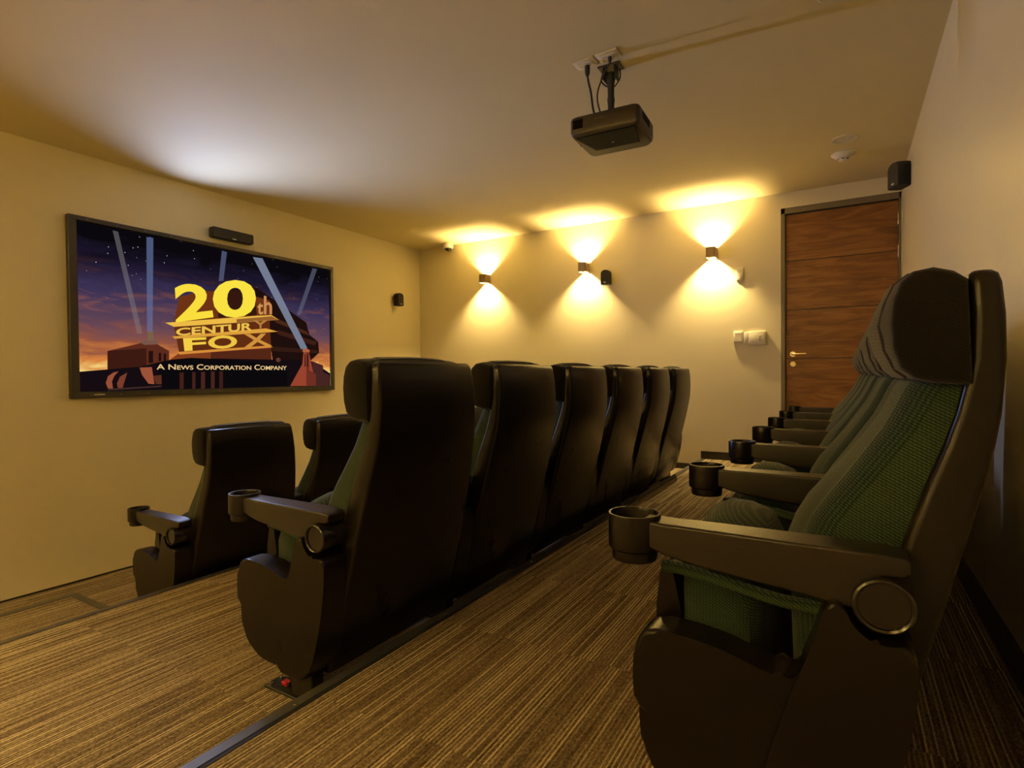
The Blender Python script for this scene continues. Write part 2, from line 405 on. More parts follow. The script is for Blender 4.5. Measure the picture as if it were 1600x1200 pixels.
# dark recess strip behind the top nosing
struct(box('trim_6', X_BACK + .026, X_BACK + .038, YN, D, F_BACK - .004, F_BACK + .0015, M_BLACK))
for o in (n1, n2):
    yy = [.3 + k * .62 for k in range(9)]
    me = None
    for y in yy:
        if me is None:
            b = bmesh.new(); lathe(b, [(.0045, 0), (.0045, .0015), (.003, .0025)], seg=10)
            s = finish('screw', b, M_BOLT, o, loc=(.016, y, .0035)); me = s.data
        else:
            link('screw', me, None, o, (.016, y, .0035)); 

# skirting boards
BH = .075
struct(box('baseboard_back', X_BACK - .0, DX0, D - .012, D, F_BACK, F_BACK + BH, M_BASE))
struct(box('baseboard_back', X_MID, X_BACK - .0, D - .012, D, F_MID, F_MID + BH - .02, M_BASE))
struct(box('baseboard_back', X_FRONT, X_MID, D - .012, D, F_FRONT, F_FRONT + BH, M_BASE))
struct(box('baseboard_back', -L, X_FRONT, D - .012, D, 0, BH, M_BASE))
struct(box('baseboard_right', R - .012, R, YN, D, F_BACK, F_BACK + .09, M_BASE))
struct(box('baseboard_left', -L, -L + .006, YN, D, 0, .012, M_BASE))
struct(box('baseboard_front', -L, X_FRONT, YN, YN + .012, 0, BH, M_BASE))

# ------------------------------------------------------------------ door
dr = empty('door_1', (0, 0, 0)); dr['kind'] = 'structure'
bm = bmesh.new()
bx(bm, DX0, DX0 + .034, D - .004, D + .10, F_BACK, DZ, .002, 1)
bx(bm, DX1 - .016, DX1, D - .004, D + .10, F_BACK, DZ, .002, 1)
bx(bm, DX0, DX1, D - .004, D + .10, DZ - .052, DZ, .002, 1)
finish('door_frame', bm, M_FRAMEW, dr)
dx0, dx1, dzt, dzb = DX0 + .045, DX1 - .019, DZ - .058, F_BACK + .008
box('door_stop', DX0 + .034, dx0, D + .03, D + .045, F_BACK, dzt, mat('door_seal', (.16, .06, .025), .5), dr)
box('door_core', dx0, dx1, D + .036, D + .07, dzb, dzt, M_BASE, dr)
g4 = [dzt, 1.006 + Z0, .565 + Z0, .125 + Z0, -.315 + Z0, dzb]
for a, b in zip(g4, g4[1:]):
    bm = bmesh.new(); hx, hz = (dx1 - dx0) / 2, (a - b) / 2 - .0035
    bx(bm, -hx, hx, -.006, .006, -hz, hz, .0012, 1)
    finish('veneer_panel', bm, M_WOOD, dr, loc=((dx0 + dx1) / 2, D + .030, (a + b) / 2))
bm = bmesh.new(); hxh, hzh = -.410, .166 + Z0
lathe(bm, [(.027, D + .024), (.027, D + .018), (.024, D + .015)], (hxh, 0, hzh), 'y', 24)
tube(bm, curve([(hxh, D + .018, hzh), (hxh, D - .02, hzh), (hxh + .02, D - .035, hzh), (hxh + .11, D - .035, hzh)], 5), .0085, 10)
finish('door_handle', bm, M_CHROME, dr)
bm = bmesh.new(); lathe(bm, [(.025, D + .024), (.025, D + .018), (.022, D + .015), (.012, D + .015), (.011, D + .012)], (hxh, 0, .076 + Z0), 'y', 24)
finish('lock_escutcheon', bm, M_CHROME, dr)
for z in (1.27, 1.0, -.1, -.7):
    bm = bmesh.new(); lathe(bm, [(.006, -.05), (.006, .05)], (dx1 + .002, D + .019, z + Z0), 'z', 12); finish('hinge', bm, M_CHROME, dr)

# ------------------------------------------------------------------ cinema seat
PITCH = .6325
SHELL = [(.070, -.070, -.113, .270, .30), (.085, -.062, -.120, .274, .30), (.11, -.062, -.128, .275, .30), (.215, -.085, -.166, .274, .30), (.37, -.128, -.207, .270, .298),
         (.45, -.150, -.228, .266, .297), (.53, -.172, -.248, .262, .296), (.60, -.193, -.266, .257, .295), (.655, -.210, -.279, .252, .294), (.72, -.233, -.294, .245, .292),
         (.77, -.248, -.302, .241, .290), (.85, -.265, -.308, .236, .287), (.92, -.266, -.307, .231, .284), (.965, -.263, -.303, .227, .282), (.979, -.264, -.300, .221, .282), (.985, -.270, -.294, .212, .282)]
def shell_at(z):
    for a, b in zip(SHELL, SHELL[1:]):
        if a[0] <= z <= b[0]:
            t = (z - a[0]) / (b[0] - a[0]); return [p + (q - p) * t for p, q in zip(a, b)]
    return SHELL[-1]
def build_shell(par):
    bm = bmesh.new(); rings = []
    for z, ff, fb, hw, yc in SHELL:
        rings.append([(-u, v, z) for u, v in rrect(fb, ff, yc - hw, yc + hw, .013, 3)])
    loft(bm, rings); o = finish('seat_shell', bm, M_PLAS, par, angle=50)
    return o
def cushion_front(z):
    P = [(.20, -.045), (.3, -.035), (.42, -.03), (.50, -.036), (.566, -.055), (.62, -.088), (.669, -.122), (.744, -.170), (.79, -.191), (.812, -.200), (.826, -.215)]
    if z <= P[0][0]: return P[0][1]
    for a, b in zip(P, P[1:]):
        if z <= b[0]: return a[1] + (b[1] - a[1]) * (z - a[0]) / (b[0] - a[0])
    return P[-1][1]
def build_back(par):
    bm = bmesh.new(); rings = []
    zs = [.20, .24, .3, .36, .42, .46, .5, .54, .58, .62, .66, .70, .74, .775, .80, .815, .824]
    hw0 = .222
    for z in zs:
        f = cushion_front(z); b = shell_at(z)[1] - .012; yc = .29
        hw = hw0 + .008 * (1 - z) - (.012 if z > .82 else 0)
        lump = .026 * math.exp(-((z - .50) / .13) ** 2) + .008
        if z > .8: lump *= .6
        ring = []
        K = 22
        for k in range(K + 1):
            t = -1 + 2 * k / K; a = abs(t)
            if a < .60: d = lump * (1 - (a / .60) ** 2) ** .8 + .001
            else:
                q = (a - .60) / .40
                d = .0 + .010 * math.sin(math.pi * min(1, q * 1.15)) - .035 * max(0, q - .62) ** 1.5 / .25
            ring.append((-(f + d), yc + t * hw, z))
        ring += [(-(b), yc + hw, z), (-b, yc, z), (-(b), yc - hw, z)]
        rings.append(ring)
    loft(bm, rings)
    return finish('back_cushion', bm, M_GREEN, par, angle=60)
def build_head(par):
    side = [(-.262, .972), (-.245, .986), (-.220, .994), (-.195, .990), (-.178, .975), (-.168, .945), (-.165, .91), (-.168, .87), (-.178, .838), (-.196, .822), (-.225, .815), (-.268, .812)]
    bm = bmesh.new(); rings = []
    for t, s, bulge in ((-1, .86, 0), (-.985, .95, 0), (-.95, .99, .0), (-.85, 1, .004), (-.5, 1, .016), (0, 1.0, .022), (.5, 1, .016), (.85, 1, .004), (.95, .99, 0), (.985, .95, 0), (1, .86, 0)):
        cf, cz = -.225, .905; ring = []
        for f, z in side:
            ff = cf + (f - cf) * s; zz = cz + (z - cz) * s
            if f > -.2: ff += bulge * max(0, 1 - abs(z - .91) / .09)
            if z > .96: zz += bulge * .35
            ring.append((-ff, .2800 + t * .236, zz))
        rings.append(ring)
    loft(bm, rings)
    hd = finish('headrest', bm, M_HEAD, par, angle=50)
    # paler copy of the pad's face, the light falling on it painted in
    face = [(-.240, .9885), (-.220, .994), (-.195, .990), (-.178, .975), (-.168, .945), (-.165, .91), (-.168, .87), (-.178, .838), (-.192, .824)]
    bm = bmesh.new(); rings = []
    for t, bulge in ((-.66, .0098), (-.65, .0102), (-.6, .012), (-.5, .016), (-.25, .020), (0, .022), (.25, .020), (.5, .016), (.6, .012), (.65, .0102), (.66, .0098)):
        out, inn = [], []
        lift = .0005 if abs(t) > .655 else .003
        for f, z in face:
            ff = f + (bulge * max(0, 1 - abs(z - .91) / .09) if f > -.2 else 0); zz = z + (bulge * .35 if z > .96 else 0)
            nx, nz = ff + .225, zz - .905; ln = math.hypot(nx, nz)
            out.append((-(ff + nx / ln * lift), .28 + t * .236, zz + nz / ln * lift)); inn.append((-(ff - nx / ln * .004), .28 + t * .236, zz - nz / ln * .004))
        rings.append(out + inn[::-1])
    loft(bm, rings); finish('lit_front', bm, M_HEADF, hd, angle=50)
    return hd
def build_squab(par):
    # tipped-up seat: upright pad with a crowned top edge
    bm = bmesh.new(); rings = []
    K = 14
    for k in range(K + 1):
        t = -1 + 2 * k / K; y = .306 + t * .242
        e = max(0, 1 - t * t); crown = .085 * e ** .8
        top = .462 + crown; sh = .012 * (1 - e) if abs(t) > .99 else 0
        fr, bk = .168 - sh, .030 - .022 * e + sh
        pts = [(fr, .18), (fr, top - .045), (fr - .012, top - .016), (fr - .045, top), (fr - .085, top - .002), (bk + .025, top - .020), (bk + .004, top - .06), (bk, top - .12), (bk + .01, .24), (bk + .03, .18)]
        rings.append([(-f, y, z) for f, z in pts])
    loft(bm, rings)
    s = finish('seat_cushion', bm, M_GREEN, par, angle=60)
    bm = bmesh.new()
    prism(bm, smooth_poly([(.165, .46), (.193, .468), (.212, .44), (.210, .22), (.195, .165), (.165, .16)], 1), .062, .552, .008, 2)
    finish('seat_pan', bm, M_PLAS, s, wn=True)
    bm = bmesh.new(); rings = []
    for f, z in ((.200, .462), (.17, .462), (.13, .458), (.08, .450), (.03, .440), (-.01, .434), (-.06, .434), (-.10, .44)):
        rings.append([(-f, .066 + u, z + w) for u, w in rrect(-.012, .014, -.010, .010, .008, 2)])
    loft(bm, rings); finish('lit_cushion_edge', bm, M_LITEDGE, s)  # light along the cushion's top edge put into a paler green strip
    return s
def build_arm(par):
    bm = bmesh.new(); rings = []
    S = [(.212, .524, .569, .029), (.195, .520, .569, .030), (.165, .511, .568, .031), (.12, .503, .568, .0325), (.05, .496, .5675, .0345), (-.03, .489, .567, .0365), (-.10, .480, .567, .038), (-.118, .480, .567, .038), (-.13, .505, .566, .038), (-.150, .533, .566, .037), (-.176, .534, .564, .035), (-.186, .538, .558, .029)]
    for f, zb, zt, hw in S:
        rings.append([(-f, u, v) for u, v in rrect(-hw, hw, zb, zt, .005, 2)])
    loft(bm, rings)
    a = finish('armrest', bm, M_ARM, par, angle=50, wn=True)
    bm = bmesh.new(); c = (-.234, 0, 0)
    lathe(bm, [(.030, .490), (.040, .491), (.0415, .496), (.0415, .509), (.0470, .513), (.0480, .517), (.0480, .573), (.0470, .576), (.0440, .576), (.0425, .573), (.0400, .500), (.001, .499)], c, 'z', 36)
    finish('cup_holder', bm, M_PLAS, a)
    bm = bmesh.new(); lathe(bm, [(.0405, .5710), (.0385, .5015), (.001, .5005)], c, 'z', 30, close=False); finish('cup_liner', bm, M_CUPIN, a)
    return a
def build_post(par):
    post = [(-.068, .440), (-.074, .470), (-.083, .489), (-.098, .490), (-.107, .477), (-.114, .462), (-.126, .449), (-.140, .441), (-.1525, .439), (-.166, .441), (-.181, .442), (-.191, .432), (-.194, .412), (-.192, .36), (-.176, .26), (-.145, .15), (-.122, .104), (-.104, .087), (-.080, .084), (-.01, .083), (.011, .087), (.019, .103), (.016, .16), (-.006, .25), (-.034, .34), (-.055, .40)]
    bm = bmesh.new(); prism(bm, smooth_poly(post, 1), -.054, .050, .008, 4)
    p = finish('side_standard', bm, M_PLAS, par, angle=50, wn=True)
    lobe = [(-.085, .42), (-.072, .380), (-.052, .360), (-.030, .351), (-.010, .349), (.02, .356), (.07, .371), (.12, .379), (.17, .381), (.198, .378), (.215, .365), (.224, .34), (.227, .29), (.225, .255), (.222, .236), (.208, .226), (.18, .221), (.12, .207), (.02, .165), (-.085, .13)]
    bm = bmesh.new(); prism(bm, smooth_poly(lobe, 1), -.036, .034, .009, 4)
    finish('side_fairing', bm, M_PLAS, p, angle=50, wn=True)
    low = [(.217, .31), (.217, .19), (.204, .138), (.172, .102), (.11, .082), (.02, .080), (-.02, .09), (-.03, .25)]
    bm = bmesh.new(); prism(bm, smooth_poly(low, 1), -.030, .029, .006, 2)
    finish('lower_fairing', bm, M_PLAS, p, angle=50, wn=True)
    bm = bmesh.new()
    lathe(bm, [(.030, -.046), (.0325, -.046), (.0335, -.050), (.0365, -.052), (.0395, -.050), (.0405, -.046), (.0405, .042), (.0385, .046), (.030, .047)], (.1525, 0, .494), 'y', 36)
    d = finish('pivot_cap', bm, M_GLOSS, par)
    return p
def build_foot(par):
    bm = bmesh.new(); bx(bm, .008, .100, -.022, .022, 0.004, .16, .003, 1)
    bx(bm, -.104, .118, -.034, .034, 0, .008, .002, 1); bx(bm, -.06, .01, -.024, -.021, .006, .02); bx(bm, -.06, .01, .021, .024, .006, .02)
    f = finish('foot_bracket', bm, M_STEEL, par)
    for x, y in ((-.088, -.02), (-.088, .02), (-.03, 0)):
        bm = bmesh.new(); lathe(bm, [(.007, .008), (.007, .013), (.004, .014), (.004, .02), (.003, .021)], (x, y, 0), 'z', 6); finish('bolt', bm, M_BOLT, f)
    return f
seat = empty('cinema_seat')
build_shell(seat); build_back(seat); build_head(seat); build_squab(seat)
arm0 = build_arm(seat); post0 = build_post(seat); foot0 = build_foot(seat)
cap0 = [c for c in seat.children if c.name.startswith('pivot_cap')][0]
ORD = ['nearest the camera', 'second from the camera', 'third from the camera', 'fourth from the camera', 'fifth from the camera', 'farthest from the camera, by the lamp wall']
first = True
for row, X, Y, Z, txt, n in (('back row', -.105, 1.010, F_BACK, 'along the right wall', 6), ('middle row', -1.418, 1.092, F_MID, 'in front of the aisle', 6), ('front row', -2.838, 1.45, F_FRONT, 'facing the screen', 6)):
    for k in range(n):
        s = seat if first else dup(seat); 
        if not first: pass
        first = False
        s.location = (X, Y + k * PITCH, Z); s['_'] = 0; del s['_']
        ex = {'back row': 'seen from its side', 'middle row': 'seen from behind', 'front row': 'seen from behind, lowest'}[row]
        tag(s, 'black and green cinema seat, %s row, %s' % (row.split()[0], ORD[k]), 'cinema seat', 'cinema seats in the ' + row)
        last = s
    # far-end armrest with its standard, on the last seat of the row
    for src in (arm0, post0, foot0, cap0):
        c = dup(src, last); c.location = (0, PITCH, 0)
    if row == 'middle row': pass
mid_first = [o for o in COL.objects if o.get('label', '').startswith('black and green cinema seat, middle row, nearest')][0]
ft = [c for c in mid_first.children if c.name.startswith('foot_bracket')][0]
bm = bmesh.new(); bx(bm, -.052, -.030, -.012, .008, .008, .022, .002, 1); tag(finish('cable_clip', bm, M_RED, ft), 'red plastic clip')

# ------------------------------------------------------------------ screen with its picture
scr = empty('wall_screen', (-L, 3.0, Z0 + .5))
tag(scr, 'large framed screen on the left wall showing a film studio title at sunset', 'screen')
def sc(name, bm, m, par, sm=False): o = finish(name, bm, m, par, sm); return o
ox, oy, oz = scr.location
Y0, Y1, ZA, ZB = 1.797, 4.172, -.140 + Z0, 1.168 + Z0
y0, y1, za, zb = 1.850, 4.136, -.094 + Z0, 1.134 + Z0
bm = bmesh.new()
for a in ((Y0, Y1, zb, ZB), (Y0, Y1, ZA, za), (Y0, y0, za, zb), (y1, Y1, za, zb)):
    bx(bm, 0.0, .045, a[0] - oy, a[1] - oy, a[2] - oz, a[3] - oz, .003, 1)
fr = sc('screen_frame', bm, M_BEZEL, scr)
bm = bmesh.new(); bx(bm, .045, .0462, 1.935 - oy, 2.005 - oy, ZA + .021 - oz, ZA + .028 - oz); sc('maker_plate', bm, M_WHITE, fr)
bm = bmesh.new()
for i in range(12): 
    yy = Y0 + .12 + i * (Y1 - Y0 - .24) / 11
    for zz in ((ZB + zb) / 2, (ZA + za) / 2): bx(bm, .045, .047, yy - .005 - oy, yy + .005 - oy, zz - .004 - oz, zz + .004 - oz)
o = sc('frame_screws', bm, M_NOSE, fr); o['kind'] = 'stuff'
EM = 0.9
def emat(name, col, alpha=1.0, strength=EM):
    m = bpy.data.materials.new(name); m.use_nodes = True; t = m.node_tree; t.nodes.clear()
    out = t.nodes.new('ShaderNodeOutputMaterial'); e = t.nodes.new('ShaderNodeEmission')
    e.inputs[0].default_value = srgb(col); e.inputs[1].default_value = strength
    if alpha < 1:
        tr = t.nodes.new('ShaderNodeBsdfTransparent'); mx = t.nodes.new('ShaderNodeMixShader'); mx.inputs[0].default_value = alpha
        t.links.new(tr.outputs[0], mx.inputs[1]); t.links.new(e.outputs[0], mx.inputs[2]); t.links.new(mx.outputs[0], out.inputs[0])
    else: t.links.new(e.outputs[0], out.inputs[0])
    return m
def sky_mat():
    m = bpy.data.materials.new('picture_sunset_sky'); m.use_nodes = True; g = G(m); t = m.node_tree
    o = g.obj(); sep = g.n('SeparateXYZ'); g.put(sep.inputs[0], o)
    h = g.math('DIVIDE', g.math('ADD', sep.outputs[2], oz - za), zb - za)       # 0 bottom, 1 top
    s = g.math('DIVIDE', g.math('ADD', sep.outputs[1], oy - y0), y1 - y0)
    cl = g.noise(g.mapping(o, (1, 1.6, 7.0)), 1.5, 5, .6, .7)
    hh = g.math('ADD', h, g.math('MULTIPLY_ADD', cl, .30, -.15))
    base = g.ramp(hh, [(0, srgb((250, 232, 120))), (.13, srgb((252, 220, 130))), (.20, srgb((214, 130, 62))), (.30, srgb((150, 84, 60))), (.42, srgb((92, 66, 84))), (.60, srgb((60, 50, 84))), (.76, srgb((30, 24, 48))), (.92, srgb((10, 8, 12)))])
    pink = g.ramp(cl, [(.50, (0, 0, 0)), (.68, (1, 1, 1))])
    band = g.math('MULTIPLY', g.math('MAXIMUM', g.math('SUBTRACT', 1.0, g.math('MULTIPLY', g.math('ABSOLUTE', g.math('SUBTRACT', h, .5)), 3.2)), 0.0), .6)
    bw = g.n('RGBToBW'); g.put(bw.inputs[0], pink)
    c = g.mix(g.math('MULTIPLY', bw.outputs[0], band), base, srgb((150, 92, 76)))
    e = g.n('Emission'); g.put(e.inputs[0], c); e.inputs[1].default_value = EM
    out = [n for n in t.nodes if n.type == 'OUTPUT_MATERIAL'][0]; t.links.new(e.outputs[0], out.inputs[0]); t.nodes.remove(g.b)
    return m
bm = bmesh.new(); bx(bm, .004, .012, y0 - oy - .004, y1 - oy + .004, za - oz - .004, zb - oz + .004)
pic = sc('picture', bm, sky_mat(), scr); tag(pic, 'glowing sunset sky picture')
lay = .0125
for name, colr, al, pts in POLYS:
    bm = bmesh.new(); f = bm.faces.new([bm.verts.new((lay, y - oy, z + Z0 - oz)) for y, z in pts]); 
    if f.normal.x < 0: f.normal_flip()
    bmesh.ops.triangulate(bm, faces=bm.faces)
    me = bpy.data.meshes.new(name); bm.to_mesh(me); bm.free(); link(name, me, emat('picture_' + name, colr, al), pic); lay += .0003
for name, text, colr, q, bold in TEXTS:
    cu = bpy.data.curves.new(name, 'FONT'); cu.body = text; cu.offset = bold; cu.resolution_u = 4
    if name == 'caption' and len(text) > 2:
        cu.small_caps_scale = .78
        cu.body = text
        for i, ch in enumerate(text):
            first_l = i == 0 or text[i - 1] == ' '
            if not first_l and ch != ' ':
                cu.body_format[i].use_small_caps = True
        cu.body = ''.join(ch if (i == 0 or text[i - 1] == ' ') else ch.lower() for i, ch in enumerate(text))
        for i, ch in enumerate(cu.body):
            if ch.islower(): cu.body_format[i].use_small_caps = True
    to = bpy.data.objects.new(name, cu); COL.objects.link(to)
    bpy.context.view_layer.update()
    me = bpy.data.meshes.new_from_object(to.evaluated_get(bpy.context.evaluated_depsgraph_get()))
    bpy.data.objects.remove(to)
    xs = [v.co.x for v in me.vertices]; ys = [v.co.y for v in me.vertices]
    a0, a1, b0, b1 = min(xs), max(xs), min(ys), max(ys)
    TLq, TRq, BRq, BLq = q
    for v in me.vertices:
        s_ = (v.co.x - a0) / (a1 - a0); t_ = (v.co.y - b0) / (b1 - b0)
        yy = (BLq[0] * (1 - s_) + BRq[0] * s_) * (1 - t_) + (TLq[0] * (1 - s_) + TRq[0] * s_) * t_
        zz = (BLq[1] * (1 - s_) + BRq[1] * s_) * (1 - t_) + (TLq[1] * (1 - s_) + TRq[1] * s_) * t_
        v.co = (lay, yy - oy, zz + Z0 - oz)
    me.name = name
    link(name, me, emat('picture_' + name, colr), pic); lay += .0003
bm = bmesh.new()
for i, (y, z) in enumerate(STARS):
    r = .0035 if i < 12 else .0022
    vs = [bm.verts.new((.0124, y - oy + r * math.cos(a), z + Z0 - oz + r * math.sin(a))) for a in (0, 1.57, 3.14, 4.71)]; bm.faces.new(vs)
o = sc('stars', bm, emat('picture_stars', (215, 220, 235)), pic); o['kind'] = 'stuff'

# added cool light above the screen frame, stands in for the screen's ceiling glow
al = bpy.data.lights.new('screen_glow_fill', 'AREA'); al.shape = 'RECTANGLE'; al.size = 2.35; al.size_y = .03; al.energy = GLOW_FILL_W; al.color = (.44, .55, 1.0); al.spread = math.radians(128)
ao = bpy.data.objects.new('screen_glow_fill', al); COL.objects.link(ao); ao.location = (-L + .035, 2.6, 1.18 + Z0)
dv = Vector((.95, 0, .30)).normalized(); ao.rotation_euler = dv.to_track_quat('-Z', 'X').to_euler()

# ------------------------------------------------------------------ wall lamps
def sconce(x, y, z, facing, label, group):
    """up-and-down box lamp; facing = -1 on the back wall, +1 on the front wall"""
    s = empty('wall_sconce', (x, y, z)); tag(s, label, 'wall lamp', group)
    f = facing; w, h, d = .041, .050, .125
    bm = bmesh.new()
    ya, yb = sorted((f * .012, f * d))
    bx(bm, -w, -w + .004, ya, yb, -h, h); bx(bm, w - .004, w, ya, yb, -h, h)
    yo = sorted((f * d, f * (d - .004))); bx(bm, -w, w, yo[0], yo[1], -h, h)
    yo = sorted((f * .012, f * .016)); bx(bm, -w, w, yo[0], yo[1], -h, h)
    bx(bm, -w + .004, w - .004, ya + .004, yb - .004, -.004, .004)
    finish('lamp_housing', bm, M_SCONCE, s, smooth=False)
    yo = sorted((0, f * .012)); bm = bmesh.new(); bx(bm, -.035, .035, yo[0], yo[1], -.032, .032, .002, 1); finish('back_plate', bm, M_SCONCE, s)
    for sg in (1, -1):
        bm = bmesh.new(); bx(bm, -w + .006, w - .006, ya + .006, yb - .006, sg * .006 - .002, sg * .006 + .002); finish('lamp_glass', bm, M_LENS, s, smooth=False)
        l = bpy.data.lights.new('sconce_light', 'SPOT'); l.energy = (SCONCE_W if facing < 0 else NEAR_FILL_W) * (.72 if sg > 0 else 1.0); l.color = WARM; l.spot_size = math.radians(150); l.spot_blend = 1; l.shadow_soft_size = .010
        lo = bpy.data.objects.new('sconce_light', l); COL.objects.link(lo); lo.parent = s
        lo.location = (0, f * .075, sg * .013); lo.rotation_euler = (0 if sg < 0 else math.pi, 0, 0)
        # the spot points along -Z by default, so the upper one is turned over
    return s
for x, t in ((-3.688, 'leftmost of the three wall lamps, by the dome camera'), (-2.412, 'middle of the three wall lamps, beside a small black speaker'), (-1.096, 'rightmost of the three wall lamps, nearest the door')):
    sconce(x, D, 1.145 + Z0, -1, 'bronze box lamp, ' + t, 'wall lamps on the back wall')
for x, t in ((-3.688, 'at its screen end'), (-2.412, 'at its middle'), (-1.096, 'at its right wall end')):  # unseen lamps added on the near wall to even out the warm light
    sconce(x, YN, 1.145 + Z0, 1, 'added bronze box lamp, unseen on the near wall behind the camera, ' + t, 'added fill lamps on the near wall')

# ------------------------------------------------------------------ ceiling things
def downlight(x, y, label, lit=False):
    s = empty('ceiling_downlight', (x, y, CEIL)); tag(s, label, 'downlight')
    bm = bmesh.new(); lathe(bm, [(.082, 0), (.082, -.004), (.076, -.007), (.060, -.004), (.058, 0)], seg=40); finish('trim_ring', bm, M_CREAMP, s)
    bm = bmesh.new(); lathe(bm, [(.058, 0), (.058, -.002), (.02, -.003)], seg=32); finish('opal_glass', bm, M_LAMPOFF, s)
    return s
downlight(-.005, 4.565, 'round unlit ceiling downlight above the door, behind the smoke detector')
downlight(-.03, 2.78, 'round unlit ceiling downlight cut by the top edge near the right wall')
s = empty('smoke_detector', (-.017, 4.87, CEIL)); tag(s, 'white domed smoke detector on the ceiling in front of the door', 'smoke detector')
bm = bmesh.new(); lathe(bm, [(.078, 0), (.078, -.008), (.072, -.012), (.060, -.018), (.052, -.030), (.040, -.036)], seg=36); finish('detector_base', bm, M_WHITE, s)
bm = bmesh.new(); lathe(bm, [(.034, -.036), (.034, -.048), (.026, -.054), (.010, -.056)], seg=24); finish('sensor_head', bm, M_WHITE, s)
for k in range(6):
    a = k * math.pi / 3; bm = bmesh.new(); bx(bm, -.009, .009, -.0345, -.0335, -.046, -.039)
    o = finish('vent_slot', bm, M_BLACK, s, smooth=False); o.rotation_euler = (0, 0, a)
s = empty('dome_camera', (-4.207, 5.54, CEIL)); tag(s, 'small white dome camera on the ceiling in the far left corner', 'camera')
bm = bmesh.new(); lathe(bm, [(.066, 0), (.066, -.052), (.060, -.060), (.040, -.062)], seg=32); finish('camera_base', bm, M_WHITE, s)
bm = bmesh.new(); lathe(bm, [(.040, -.062), (.039, -.070), (.033, -.080), (.020, -.088), (.006, -.091)], seg=28); finish('camera_dome', bm, M_GLOSS, s)

# projector, mount, ceiling plates, cables
def plate(name, cx, cy, w, h, label, grp):
    s = empty(name, (cx, cy, CEIL)); tag(s, label, 'socket', grp); s.rotation_euler = (0, 0, -.04)
    bm = bmesh.new(); bx(bm, -w / 2, w / 2, -h / 2, h / 2, -.010, 0, .003, 2); finish('cover_plate', bm, M_CREAMP, s)
    bm = bmesh.new(); bx(bm, -w / 2 + .018, w / 2 - .018, -h / 2 + .016, h / 2 - .016, -.014, -.010, .002, 1); finish('socket_insert', bm, M_CREAMP, s)
    return s
plate('ceiling_socket', -1.163, 2.727, .118, .082, 'cream ceiling socket plate left of the projector mount, thick black plug', 'ceiling sockets')
plate('ceiling_socket', -1.037, 2.722, .118, .082, 'cream ceiling socket plate right above the projector mount, thin cable', 'ceiling sockets')
mt = empty('projector_mount', (-1.07, 2.845, CEIL)); tag(mt, 'black metal ceiling bracket and pole that holds the projector', 'mount')
bm = bmesh.new(); bx(bm, -.06, .06, -.045, .045, -.006, 0, .002, 1); bx(bm, -.034, -.028, -.03, .03, -.07, -.004); bx(bm, .028, .034, -.03, .03, -.07, -.004); finish('ceiling_flange', bm, M_BLACK, mt)
bm = bmesh.new(); lathe(bm, [(.020, -.03), (.024, -.06), (.018, -.09), (.017, -.15), (.020, -.17), (.017, -.20), (.018, -.27), (.024, -.30), (.024, -.325)], seg=18); finish('pole', bm, M_BLACK, mt)
bm = bmesh.new(); tube(bm, curve([(-.045, 0, -.02), (-.05, -.01, -.06), (-.03, -.01, -.09), (-.01, 0, -.10)], 5), .004); tube(bm, curve([(.05, 0, -.02), (.055, -.01, -.07), (.035, -.01, -.10), (.01, 0, -.11)], 5), .004); finish('locking_handles', bm, M_STEEL, mt)
bm = bmesh.new(); bx(bm, -.07, .07, -.05, .05, -.334, -.325, .002, 1); finish('carrier_plate', bm, M_BLACK, mt)
pj = empty('projector', (-1.018, 2.735, 1.20 + Z0)); tag(pj, 'dark brown projector hanging upside down from the ceiling mount', 'projector'); pj.rotation_euler = (0, 0, .04)
W, DP, H = .176, .150, .088
bm = bmesh.new(); rings = []
base = []
for (cx_, cy_, r) in ((W, DP, .05), (-W, DP, .035), (-W, -DP, .018), (W, -DP, .022)):
    sx_, sy_ = (1 if cx_ > 0 else -1), (1 if cy_ > 0 else -1)
    a0 = {(1, 1): 0, (-1, 1): 90, (-1, -1): 180, (1, -1): 270}[(sx_, sy_)]
    for i in range(7):
        a = math.radians(a0 + 90 * i / 6); base.append((cx_ - sx_ * r + r * math.cos(a), cy_ - sy_ * r + r * math.sin(a)))
for z, sc_ in ((-.014, .93), (-.004, .985), (.008, 1), (.068, 1), (.080, .97), (.088, .90)):
    rings.append([(x * sc_, y * sc_, z + 0.0) for x, y in base])
loft(bm, rings); case = finish('projector_case', bm, M_PROJ, pj, angle=40)
bm = bmesh.new(); f = bm.faces
prof = [(-.152, -.128), (.148, -.128), (.122, .062), (-.112, .062)]
a = [bm.verts.new((x, y, -.0145)) for x, y in prof]; b = [bm.verts.new((x, y, -.0175)) for x, y in prof]
bm.faces.new(a); bm.faces.new(b[::-1]); [bm.faces.new((a[i], b[i], b[(i + 1) % 4], a[(i + 1) % 4])) for i in range(4)]
finish('bottom_cover', bm, M_PROJD, pj, smooth=False)
bm = bmesh.new(); bx(bm, -.160, -.106, -DP - .001, -DP + .01, .022, .068, .002, 1); finish('side_vent', bm, M_PROJD, pj)
bm = bmesh.new(); bx(bm, W - .008, W + .0012, -.09, .04, .030, .066, .002, 1); finish('side_vent', bm, M_PROJD, pj)
bm = bmesh.new(); lathe(bm, [(.036, -W - .012), (.038, -W + .0), (.036, -W + .02)], (0, .03, .045), 'x', 28); finish('lens', bm, M_GLOSS, pj)
bm = bmesh.new(); bx(bm, -.020, -.002, -DP - .0012, -DP + .002, .050, .056); bx(bm, -.045, -.030, -DP - .0012, -DP + .002, .050, .055); finish('side_badge', bm, mat('badge_brown', (.09, .04, .02), .5), pj, smooth=False)
bm = bmesh.new()
for k, x in enumerate((-.075, -.055, -.03, .02, .035)): bx(bm, x, x + .008, -.105, -.095, .0865, .0915)
